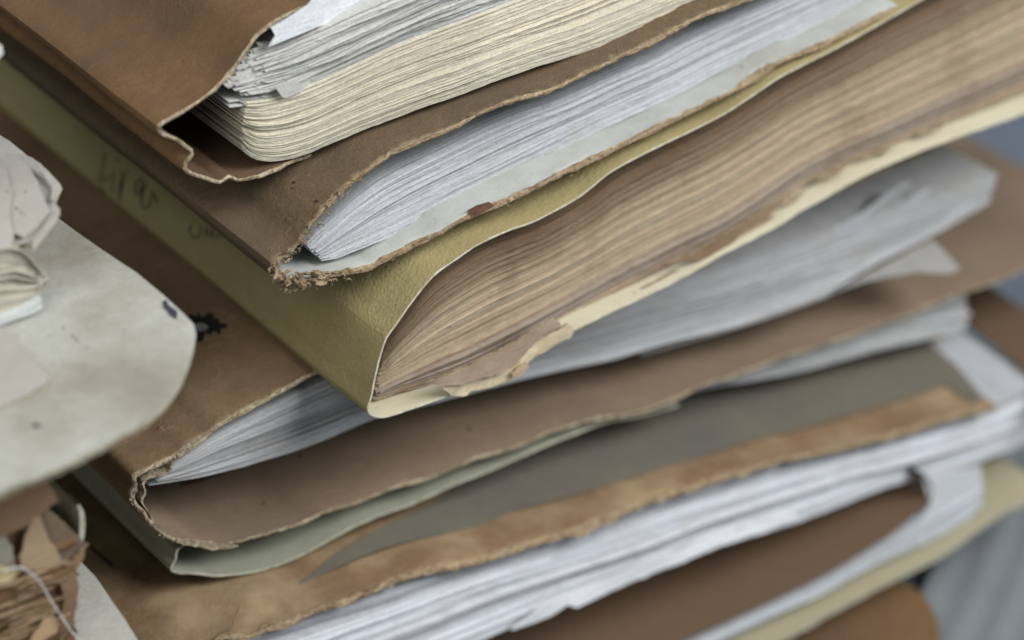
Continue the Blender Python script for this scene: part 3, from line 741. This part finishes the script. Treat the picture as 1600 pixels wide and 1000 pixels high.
def z6l(x):
    import bisect
    i = bisect.bisect_left(tab6, (x, -9)); i = max(1, min(len(tab6)-1, i)); a, b = tab6[i-1], tab6[i]
    u = 0 if b[0] == a[0] else (x-a[0])/(b[0]-a[0]); u = max(0, min(1, u)); return a[1]*(1-u)+b[1]*u
plate2('sheet', f6s, poly, 'z', 0, .0005, M['grey6'], M['grey6'], lambda a, b: z6l(a)+.0016+.0022*max(0, min(1, (.05-a)/.05))+.0004*nz(a, b, 1, 40), .005, seed=2)
s6 = thing('paper_sheaf', 'thick bright blue-white page block below the worn tan cover edge', 'paper sheaf', (0, y6, -0.09), 'sheaves of paper in the tall stack')
def bw(u, r):
    cc = Vector((0.68, 0.715, 0.765))
    if .35 < u < .5 or u > .86: cc *= .72
    return cc*(1 if r.random() > .18 else .8)
sheaf(s6, [(380, 1004), (440, 985), (494, 965), (587, 934), (681, 901), (775, 875), (900, 836), (1000, 799), (1100, 765), (1194, 734), (1319, 706), (1412, 681), (1500, 656), (1552, 634), (1620, 596)],
      [(560, 1075), (680, 1028), (800, 981), (894, 941), (987, 906), (1069, 875), (1144, 847), (1237, 819), (1319, 788), (1381, 763), (1444, 747), (1519, 725), (1600, 695), (1680, 668)],
      y6+.003, 60, bw, M['pages'], jit=.0008, slow=.002, rightj=.003, seed=7.7, n=90, warp=.5, gap=.2, right=True, single=(0, 1, 2, 14, 28, 40, 58), tintvar=.08, group_step=.6, depth=.15)
WW = (.78, .82, .86)
for poly_ in ([(800, 985), (860, 962), (885, 945), (900, 948), (987, 910), (1069, 876), (1075, 872), (1140, 844), (1150, 826), (1110, 838), (1060, 862), (1020, 868), (980, 890), (930, 912), (880, 930), (840, 948)],
              [(1130, 850), (1200, 830), (1250, 806), (1240, 800), (1180, 820), (1140, 834)]):
    plate('torn_sheet', s6, poly_, 'y', y6-.001, .0005, M['pages'], M['pages'], lambda a, b: .001*nz(a, b, 1, 70), .004, jag=.0004, tint=WW, seed=1)
b6 = plate('back_board', f6, [(1380, 500), (1500, 415), (1544, 448), (1600, 486), (1700, 556), (1700, 650), (1600, 575), (1512, 505), (1440, 540)], 'z', -.104, .0015, M['kraft7'], M['rim_tan'], None, .01)

# ================================================================== FOLDER 7 (lowest of the tall stack)
y7 = 0.0
f7 = thing('document_folder', 'folder with dark brown front and beige back cover around a curved white sheaf', 'folder', (0.05, y7, -0.12), 'folders in the tall stack')
tc7 = [(1446, 752), (1456, 772), (1453, 786), (1412, 824), (1350, 866), (1287, 903), (1194, 948), (1100, 991), (1000, 1034), (850, 1095)]
# top board: a dark brown leaf sagging between the sheaves
mb7 = MB(); pc = [p+Vector((0, 0, .0022)) for p in spline([onY(a, b, y7+.0015) for a, b in tc7], .002)]
mb7.grid([[p+Vector((0, y, .0)) for p in pc] for y in (0, .004, .02, .06, .16)], 0, True, flip=True)
mb7.grid([[p+Vector((0, y, -.0012)) for p in pc] for y in (0, .004, .02, .06, .16)], 0, True)
mb7.grid([pc, [p+Vector((0, 0, -.0012)) for p in pc]], 0, True)
mb7.build('front_cover', [M['kraft7']], f7)
prof7 = [(1640, 770), (1600, 790), (1569, 804), (1475, 868), (1381, 917), (1330, 946), (1256, 985), (1180, 1022), (1080, 1066), (900, 1130)][::-1]
P7 = spline([onY(a, b, y7-.004) for a, b in prof7], .0015)
mb7 = MB()
def r7(y, d): return [p+Vector((0, y+.0006*nz(i*.2, 3)*(y == 0), d+.001*nz(i*.05, y*30))) for i, p in enumerate(P7)]
mb7.grid([r7(y, .0012) for y in (0, .003, .01, .03, .08, .16)], 0, True)
mb7.grid([r7(y, 0) for y in (0, .003, .01, .03, .08, .16)], 0, True, flip=True)
mb7.grid([r7(0, .0012), r7(0, 0)], 1, True, flip=True)
mb7.grid([[r7(y, .0012)[-1] for y in (0, .003, .01, .03, .08, .16)], [r7(y, 0)[-1] for y in (0, .003, .01, .03, .08, .16)]], 1)
mb7.build('back_cover', [M['beige7'], M['rim_grey']], f7)
s7 = thing('paper_sheaf', 'curved white sheaf sweeping up to a blunt end, between dark brown board and beige card', 'paper sheaf', (0.1, y7, -0.13), 'sheaves of paper in the tall stack')
def w7(u, r): return Vector((0.52, 0.56, 0.61))*(1 if r.random() > .3 else .85)
sheaf(s7, [(850, 1100), (1000, 1038), (1100, 996), (1194, 952), (1287, 907), (1350, 870), (1412, 827), (1440, 806), (1470, 786), (1528, 752)],
      [(850, 1140), (1000, 1070), (1080, 1020), (1162, 979), (1256, 935), (1350, 888), (1444, 850), (1480, 828), (1506, 812), (1530, 790)],
      y7+.003, 22, w7, M['pages'], jit=.0012, slow=.0018, seed=8.2, n=70, warp=.5, right=True, single=(0, 10, 21), depth=.12)

plate('upturned_sheet', s7, [(1442, 746), (1480, 738), (1531, 728), (1534, 760), (1529, 789), (1506, 812), (1470, 835), (1440, 850), (1425, 838), (1436, 812), (1454, 788), (1447, 766)], 'y', y7+.0022, .0010, M['pages'], M['pages'],
      lambda a, b: .0005*nz(a, b, 3, 50), .004, tint=(.55, .59, .62), seed=4)
# ================================================================== FOLDER 8: lying flat on the table
f8 = thing('document_folder', 'plain brown folder with a rounded corner lying flat under the tall stack', 'folder', (0.1, 0.0, -0.17), 'folders in the tall stack')
plate('front_cover', f8, [(700, 1150), (900, 900), (1250, 830), (1370, 908), (1400, 908), (1428, 920), (1448, 940), (1462, 965), (1469, 997), (1462, 1030), (1440, 1060), (1200, 1250)], 'z', -.164, .0016, M['kraft1'], M['rim_tan'], None, .012)
plate('back_cover', f8, [(700, 1158), (900, 908), (1250, 838), (1360, 916), (1395, 915), (1420, 927), (1438, 947), (1452, 972), (1458, 1004), (1450, 1040), (1430, 1070), (1200, 1258)], 'z', -.1745, .0016, M['kraft1'], M['rim_tan'], None, .012)
plate('page_block', f8, [(720, 1150), (910, 910), (1250, 842), (1350, 916), (1390, 920), (1420, 940), (1440, 975), (1444, 1010), (1420, 1060), (1200, 1240)], 'z', -.1692, .0082, M['beige7'], M['beige7'], None, .02)

# ================================================================== LEFT STACK
fL = thing('document_folder', 'pale grey folder with rounded corner and violet ink stain, topping the left stack', 'folder', (-0.1, 0.0, 0.05), 'folders in the left stack')
outL = [(-420, 560), (-260, 240), (-180, 130), (-60, 225), (30, 296), (95, 345), (155, 389), (215, 430), (255, 463), (290, 495), (303, 508), (306, 520), (302, 545), (295, 571), (283, 600), (270, 622), (252, 643), (234, 658), (215, 669), (160, 699), (100, 730), (50, 750), (0, 769), (-100, 806), (-300, 880)]
zL = .053
def bendL(a, b): return .0007*nz(a, b, 2, 30) + .0002*nz(a, b, 5, 120)
pL = plate('front_cover', fL, outL, 'z', zL, .0010, M['greyL'], M['rim_grey'], bendL, .004, seed=3)
TL = bvh([pL])
plate('inner_pages', fL, [(x-8 if x > 0 else x, y+6) for x, y in outL], 'z', zL-.0026, .0024, M['rim_cream'], M['rim_cream'], bendL, .008)
plate('paper_patch', fL, [(-120, 470), (-40, 488), (0, 511), (18, 522), (45, 552), (78, 592), (72, 602), (40, 618), (0, 637), (-80, 668), (-200, 700)], 'z', zL+.0009, .0004, M['patch'], M['rim_cream'], bendL, .004, jag=.0002)
decal('ink_stain', pL, TL, [c5(*p) for p in [(815, 72), (832, 66), (842, 92), (868, 110), (888, 126), (882, 166), (868, 150), (850, 140), (838, 118), (822, 104)]], M['violet'], .0004)
decal('ink_stain', pL, TL, [c5(*p) for p in [(160, 690), (185, 682), (210, 700), (190, 700), (172, 698)]], M['violet'], .0004)
for i, (a, b, r) in enumerate([(365, 240, 7), (376, 256, 8), (390, 268, 6), (436, 302, 6), (622, 216, 4), (318, 204, 5), (84, 240, 4), (640, 80, 3), (100, 645, 4)]):
    spot('dirt_speck', pL, TL, *c5(a, b), r/3.2, M['speck'], i)

shL = thing('paper_sheaf', 'dog-eared cream sheaf with one white sheet beneath, lying on the pale grey folder', 'paper sheaf', (-0.09, 0.012, zL))
def crl(u, r): return Vector((0.50, 0.47, 0.40))*(1 if r.random() > .2 else .85)
yS = .011
sheaf(shL, [(-260, 452), (-100, 404), (-40, 390), (0, 384), (20, 384), (42, 396), (56, 412), (66, 426)],
      [(-260, 592), (-100, 530), (-40, 507), (0, 492), (20, 485), (40, 476), (58, 466), (70, 446)], yS, 30, crl, M['pages'], jit=.0007, slow=.001, rightj=.0016, seed=9.1, n=60, right=True, single=(0, 12, 29), depth=.05, warp=.5)
sheaf(shL, [(-260, 594), (-100, 532), (0, 494), (40, 478), (60, 464)], [(-260, 612), (-100, 549), (0, 510), (46, 493), (62, 484)], yS-.001, 3, lambda u, r: Vector((.56, .59, .60)), M['pages'], jit=.0006, slow=.0006, rightj=.0005, seed=9.7, n=40, right=True, name='white_sheets', depth=.05)
cr = thing('crumpled_paper', 'crumpled grey paper with folded ragged edges heaped on the dog-eared cream sheaf', 'sheet of paper', (-0.09, 0.03, zL+.02))
def crump(a, b, k=0, am=1.0):
    am *= .65
    v = nz(a*.8+b*.5, b*.6-a*.3, k, 34); u = nz(a*.5-b*.8, a*.4, k+3, 60)
    return am*(.0035*v + .0022*abs(u) + .0004*nz(a, b, k, 300))
zc = zL+.0165
leafs = [('leaf', [(-120, 150), (-30, 186), (0, 219), (28, 236), (58, 258), (76, 276), (94, 296), (98, 304), (91, 322), (88, 331), (96, 340), (90, 353), (74, 372), (58, 386), (49, 394), (44, 388), (20, 392), (0, 398), (-80, 420), (-200, 300)], 0.0, 1),
         ('leaf', [(-120, 166), (-30, 196), (0, 224), (22, 238), (56, 262), (62, 274), (74, 296), (86, 318), (87, 330), (93, 341), (72, 362), (50, 388), (40, 380), (10, 384), (-60, 390), (-150, 300)], .0016, 1),
         ('leaf', [(-120, 180), (-30, 206), (0, 236), (20, 246), (46, 268), (58, 292), (70, 322), (78, 342), (60, 360), (38, 372), (18, 366), (0, 358), (-60, 350), (-150, 300)], .0030, 1),
         ('leaf', [(-120, 200), (-30, 226), (0, 262), (12, 278), (20, 310), (16, 344), (22, 372), (14, 384), (0, 388), (-60, 370), (-150, 330)], .0042, 1)]
for i, (nm, pl, dz, _) in enumerate(leafs):
    plate(nm, cr, pl, 'z', zc+dz, .00035, M['patch'], M['rim_white'], lambda a, b, i=i: crump(a, b, 1)+crump(a, b, 5+i, .35), .003, jag=.0003, seed=i)
plate('folded_corner', cr, [(60, 262), (76, 277), (92, 297), (98, 304), (94, 312), (86, 326), (80, 322), (84, 306), (74, 290), (62, 274)], 'z', zc+.0034, .0004, M['patch'], M['rim_white'], lambda a, b: crump(a, b, 1), .0015, jag=.0002, seed=3)
plate('folded_corner', cr, [(50, 380), (70, 360), (92, 341), (96, 345), (88, 356), (66, 378), (52, 392)], 'z', zc+.0026, .0004, M['patch'], M['rim_white'], lambda a, b: crump(a, b, 1), .0015, jag=.0002, seed=4)
TC = bvh([o for o in cr.children if o.name.startswith('leaf')])
for i, (a, b, r) in enumerate([(26, 326, 2.5), (33, 332, 2.2), (38, 336, 1.6), (12, 300, 1.5), (40, 300, 1.5)]):
    spot('dirt_speck', [o for o in cr.children][0], TC, a, b, r, M['speck'], 60+i)
# seen sheet corner; the unseen pile under it is added to shade the spines
tp = thing('shading_paper_pile', 'pale sheet corner at the left edge, on an unseen paper pile added for shade', 'paper pile', (-.15, .04, zL+.002))
tpm = MB(); q1 = onY(-14, 78, .036); q0 = onY(-14, 330, .036); xr = min(q1.x, q0.x)
rr_ = random.Random(9); zz = zL+.0025
while zz < q1.z-.0005:
    t_ = rr_.uniform(.0006, .0016); dx = rr_.uniform(-.002, 0); dy = rr_.uniform(-.0012, .0012); b_ = len(tpm.v)
    tpm.v += [Vector((x, y, z)) for z in (zz, zz+t_*.85) for y in (.038+dy, .13) for x in (-.30, xr+dx)]
    for q in ((0, 1, 5, 4), (1, 3, 7, 5), (4, 5, 7, 6), (2, 0, 4, 6)): tpm.f.append(tuple(b_+i for i in q)); tpm.m.append(0); tpm.sm.append(False)
    zz += t_
tpm.tint = [(.5, .49, .44)]*len(tpm.v); tpm.st = [(p.x, p.z*900, p.y) for p in tpm.v]
o = tpm.build('page_block', [M['pages']], tp); o['kind'] = 'stuff'
plate('sheet', tp, [(-200, 20), (-60, 40), (-6, 66), (4, 74), (5, 82), (-4, 92), (-60, 130), (-250, 150)], 'z', q1.z+.0006, .0006, M['pages'], M['pages'], None, .004, tint=(.6, .6, .58))

# bundle of decayed brown pages tied with string
yB = -.022
bn = thing('document_bundle', 'decayed brown bundle of crumbling pages tied with white string under the pale grey folder', 'bundle', (-0.1, yB, 0.0))
def brn(u, r):
    cc = Vector((0.24, 0.15, 0.085)); q = r.random()
    return cc*(1.5 if q > .8 else .6 if q < .2 else 1)
sheaf(bn, [(-200, 960), (-60, 905), (0, 880), (40, 862), (80, 850), (118, 836)], [(-200, 1260), (-60, 1180), (0, 1150), (40, 1120), (80, 1090), (112, 1050)], yB, 100, brn, M['pages_old'], jit=.0010, slow=.0008, rightj=.0010, seed=10.3, n=60, right=True, single=(30, 42, 50, 58), tintvar=.2, depth=.09, warp=.5, gap=.35, group_step=.5)
def flap(pl, y, tint, k, name='torn_sheet', th=.0006, am=1.0):
    return plate(name, bn, pl, 'y', y, th, M['pages_old'], M['rim_tan'], lambda a, b: am*(.0011*nz(a, b, k, 70)+.0007*abs(nz(a, b, k+2, 220))+.0003*nz(a, b*3, k+3, 500)), .0024, jag=.0005, tint=tint, seed=k)
flap([(-60, 800), (0, 772), (66, 744), (72, 748), (88, 775), (92, 782), (78, 790), (66, 800), (56, 812), (30, 824), (0, 838), (-60, 860)], yB-.001, (.20, .125, .075), 1, 'front_cover', .0012, .6)
flap([(-60, 840), (0, 832), (30, 822), (52, 812), (46, 830), (34, 866), (28, 880), (0, 884), (-60, 905)], yB+.002, (.14, .085, .05), 2)
flap([(0, 832), (8, 836), (18, 855), (27, 884), (14, 892), (-10, 900), (-60, 920), (-60, 850)], yB-.0005, (.27, .26, .21), 3)
flap([(52, 812), (62, 806), (70, 818), (78, 845), (90, 862), (100, 880), (88, 884), (60, 892), (34, 892), (32, 870), (42, 838)], yB-.002, (.33, .245, .155), 4)
flap([(66, 812), (74, 796), (84, 804), (134, 848), (130, 858), (122, 872), (104, 884), (96, 880), (78, 846)], yB+.0005, (.16, .12, .085), 5, 'folded_flap')
flap([(98, 882), (112, 878), (128, 860), (136, 850), (130, 868), (124, 884), (108, 890)], yB-.001, (.26, .17, .10), 6)
flap([(40, 1010), (52, 986), (70, 966), (86, 962), (92, 975), (90, 988), (70, 1000), (50, 1015)], yB-.003, (.44, .31, .19), 7)
flap([(92, 905), (116, 893), (122, 915), (120, 950), (112, 985), (96, 1010), (92, 970), (100, 935)], yB-.001, (.20, .13, .085), 8)
flap([(0, 884), (14, 888), (28, 890), (24, 902), (0, 912), (-40, 925), (-40, 895)], yB-.003, (.50, .42, .24), 9, 'frayed_tape', .0005, .5)
for i in range(24):
    r = random.Random(300+i); x = r.uniform(-30, 60); y = r.uniform(905, 1010)-x*.22; L = r.uniform(45, 110); hh = r.uniform(1.5, 3.2)
    if x+L > 112: L = 112-x
    yb_ = yB-.0012-r.uniform(0, .0016); sh_ = r.uniform(.55, 1.45); k = r.uniform(0, 9)
    pl = [(x, y), (x+L*.4, y-L*.15-r.uniform(0, 2)), (x+L, y-L*.38), (x+L*.96, y-L*.36+hh*.7), (x+L*.6, y-L*.22+hh*r.uniform(.7, 1.5)), (x+L*.2, y-L*.06+hh)]
    plate('page_flake', bn, pl, 'y', yb_, .0004, M['pages_old'], M['rim_tan'], (lambda a, b, k=k: .0008*nz(a, b, k, 200)), .003, jag=.0005, tint=(.27*sh_, .185*sh_, .115*sh_), seed=k)
# a curled leaf edge standing out at the right
mbc = MB(); cl = spline([onY(a, b, yB+.004) for a, b in [(124, 788), (131, 800), (133, 822), (131, 842), (128, 856)]], .0008)
cl2 = [p+Vector((-.0006-.0008*math.sin(i/len(cl)*3.14), 0, 0)) for i, p in enumerate(cl)]
mbc.grid([cl, [p+Vector((0, .004, 0)) for p in cl], [p+Vector((-.004, .016, 0)) for p in cl]], 0); mbc.grid([cl, cl2], 0); mbc.grid([cl2, [p+Vector((0, .016, 0)) for p in cl2]], 0)
mbc.build('curled_leaf', [M['rim_grey']], bn)
# twisted string
TB = bvh([o for o in bn.children])
sp = [(4, 893), (18, 888), (32, 887), (44, 893), (58, 905), (68, 918), (77, 935), (88, 952), (100, 970), (110, 985), (120, 996), (134, 1012), (150, 1035)]
pts = []
for a, b in sp:
    h, n_ = cast(TB, a, b); q = onY(a, b, yB-.0045)
    pts.append(q)
sc = spline(pts, .00035); mbs = MB(); rs = .0002
for strand in (0, math.pi):
    rows = []
    for i, p in enumerate(sc):
        t = (sc[min(i+1, len(sc)-1)]-sc[max(i-1, 0)]).normalized(); u_ = t.cross(Vector((0, 1, 0))).normalized(); v_ = t.cross(u_)
        cpt = p+(u_*math.cos(i*.75+strand)+v_*math.sin(i*.75+strand))*rs*.75
        rows.append([cpt+(u_*math.cos(k*math.tau/6)+v_*math.sin(k*math.tau/6))*rs*.7 for k in range(7)])
    mbs.grid(rows, 0, True)
m_str = flat_mat('string_cotton', (.50, .50, .50)); mbs.build('string', [m_str], bn)

# pale grey folder below the bundle
fM = thing('document_folder', 'pale grey folder edge emerging under the brown string-tied bundle', 'folder', (-0.1, -0.02, -0.02), 'folders in the left stack')
zM = -.012
pm = plate('front_cover', fM, [(-200, 700), (20, 760), (70, 800), (125, 878), (150, 905), (175, 942), (196, 970), (216, 1002), (250, 1060), (220, 1110), (0, 1250), (-300, 1200)], 'z', zM, .0012, M['greyL'], M['rim_grey'], lambda a, b: .0008*nz(a, b, 3, 40), .005)
plate('back_cover', fM, [(-200, 700), (20, 760), (70, 800), (125, 878), (150, 905), (175, 942), (196, 970), (216, 1002), (250, 1060), (220, 1110), (0, 1250), (-300, 1200)], 'z', zM-.16, .0012, M['greyL'], M['rim_grey'], None, .01)
def pmL(u, r): return Vector((0.40, 0.36, 0.28))*(1 if r.random() > .3 else .8)
a0 = onZ(216, 1002, zM); yM = onZ(0, 1250, zM).y+.012
mbk = MB()
x1, x0 = a0.x-.006, -.30
for k in range(40):
    zt = zM-.002-k*.0039; j = .0015*nz(k*1.7, 2)
    bx = [Vector((x, y, z)) for z in (zt-.0036, zt) for y in (yM+j, .12) for x in (x0, x1+j)]
    b_ = len(mbk.v); mbk.v += bx
    for q in ((0, 1, 5, 4), (1, 3, 7, 5), (4, 5, 7, 6), (2, 0, 4, 6)):
        mbk.f.append(tuple(b_+i for i in q)); mbk.m.append(0); mbk.sm.append(False)
mbk.tint = [(.40, .36, .28)]*len(mbk.v); mbk.st = [(p.x, p.z*250, p.y) for p in mbk.v]
ok = mbk.build('page_block', [M['pages_old']], fM); ok['kind'] = 'stuff'

# ================================================================== marks
for i, (a, b, r) in enumerate([(459, 285, 3), (457, 294, 2.2), (494, 315, 3.5)]): spot('dirt_speck', p2[0], T2, a, b, r, M['speck'], 20+i)
decal('rust_stain', p2[2], T2, [(730, 333), (745, 325), (764, 319), (771, 322), (760, 329), (748, 334), (738, 338)], M['rust'], .0008)
for i, (a, b, r) in enumerate([(619, 477, 1.6), (1159, 105, 2)]): spot('dirt_speck', (p3[0] if i == 0 else p2[2]), (T3 if i == 0 else T2), a, b, r, M['speck'], 30+i)
for i, (a, b, r) in enumerate([(469, 713, 3.5), (412, 786, 3.2), (733, 670, 3.8)]): spot('dirt_speck', p4[2], T4, a, b, r, M['speck'], 40+i)
decal('rust_stain', p4[2], T4, [(278, 756), (300, 751), (330, 744), (356, 738), (350, 742), (330, 748), (305, 756), (285, 760)], M['rust'], .0004)
strokes('ink_mark', p6[0], T6, [[(141, 855), (155, 868), (178, 886)]], 5, M['black'], .0004)
strokes('crease', p3[1], T3, [[(371, 461), (369, 474), (370, 488)]], .8, M['rim_cream'])

# ================================================================== BACKGROUND RIGHT
crt = thing('plastic_crate', 'blurred blue-grey crate with a raised rim behind the right end of the tall stack', 'crate', (0.45, 0.26, -0.175))
m_blue = board('blue_grey_plastic', (0.17, 0.20, 0.25), (0.13, 0.155, 0.2), 0.5, 0.04, 0.05, rough=0.45)
def box(mb, x0, x1, y0, y1, z0, z1, mi=0, bev_=.0):
    b = len(mb.v); mb.v += [Vector((x, y, z)) for z in (z0, z1) for y in (y0, y1) for x in (x0, x1)]
    for q in ((0, 2, 3, 1), (4, 5, 7, 6), (0, 1, 5, 4), (1, 3, 7, 5), (3, 2, 6, 7), (2, 0, 4, 6)):
        mb.f.append(tuple(b+i for i in q)); mb.m.append(mi); mb.sm.append(False)
mbx = MB(); box(mbx, .318, .60, .112, .40, -.1755, .058); mbx.build('body', [m_blue], crt)
mbx = MB(); box(mbx, .312, .606, .106, .406, .058, .072); mbx.build('rim', [m_blue], crt)
for k in range(0):
    mbx = MB(); box(mbx, .330+k*.03, .340+k*.03, .107, .112, -.17, .05); mbx.build('rib', [m_blue], crt)
# corrugated sheet lying on the table
cs = MB(); q0 = onZ(1500, 1000, -.168); q1 = onZ(1565, 850, -.168); dd = (q1-q0).normalized(); pp = Vector((dd.y, -dd.x, 0))
o0 = onZ(1400, 1010, -.168)-dd*.1
rows = []
for i in range(140):
    rows.append([o0+pp*(i*.0016)+dd*(j*.05)+Vector((0, 0, 0.00045*math.sin(i*.0016/.0125*math.tau))) for j in range(8)])
cs.grid(rows, 0, True); cs.grid([[p-Vector((0, 0, .0015)) for p in r] for r in rows], 0, True, flip=True)
m_cor = board('grey_blue_sheet', (0.19, 0.215, 0.225), (0.15, 0.17, 0.18), 0.5, 0.04, 0.05, rough=0.5)
o = cs.build('corrugated_sheet', [m_cor]); o['label'] = 'blurred grey-blue corrugated sheet lying at the lower right corner'; o['category'] = 'corrugated sheet'
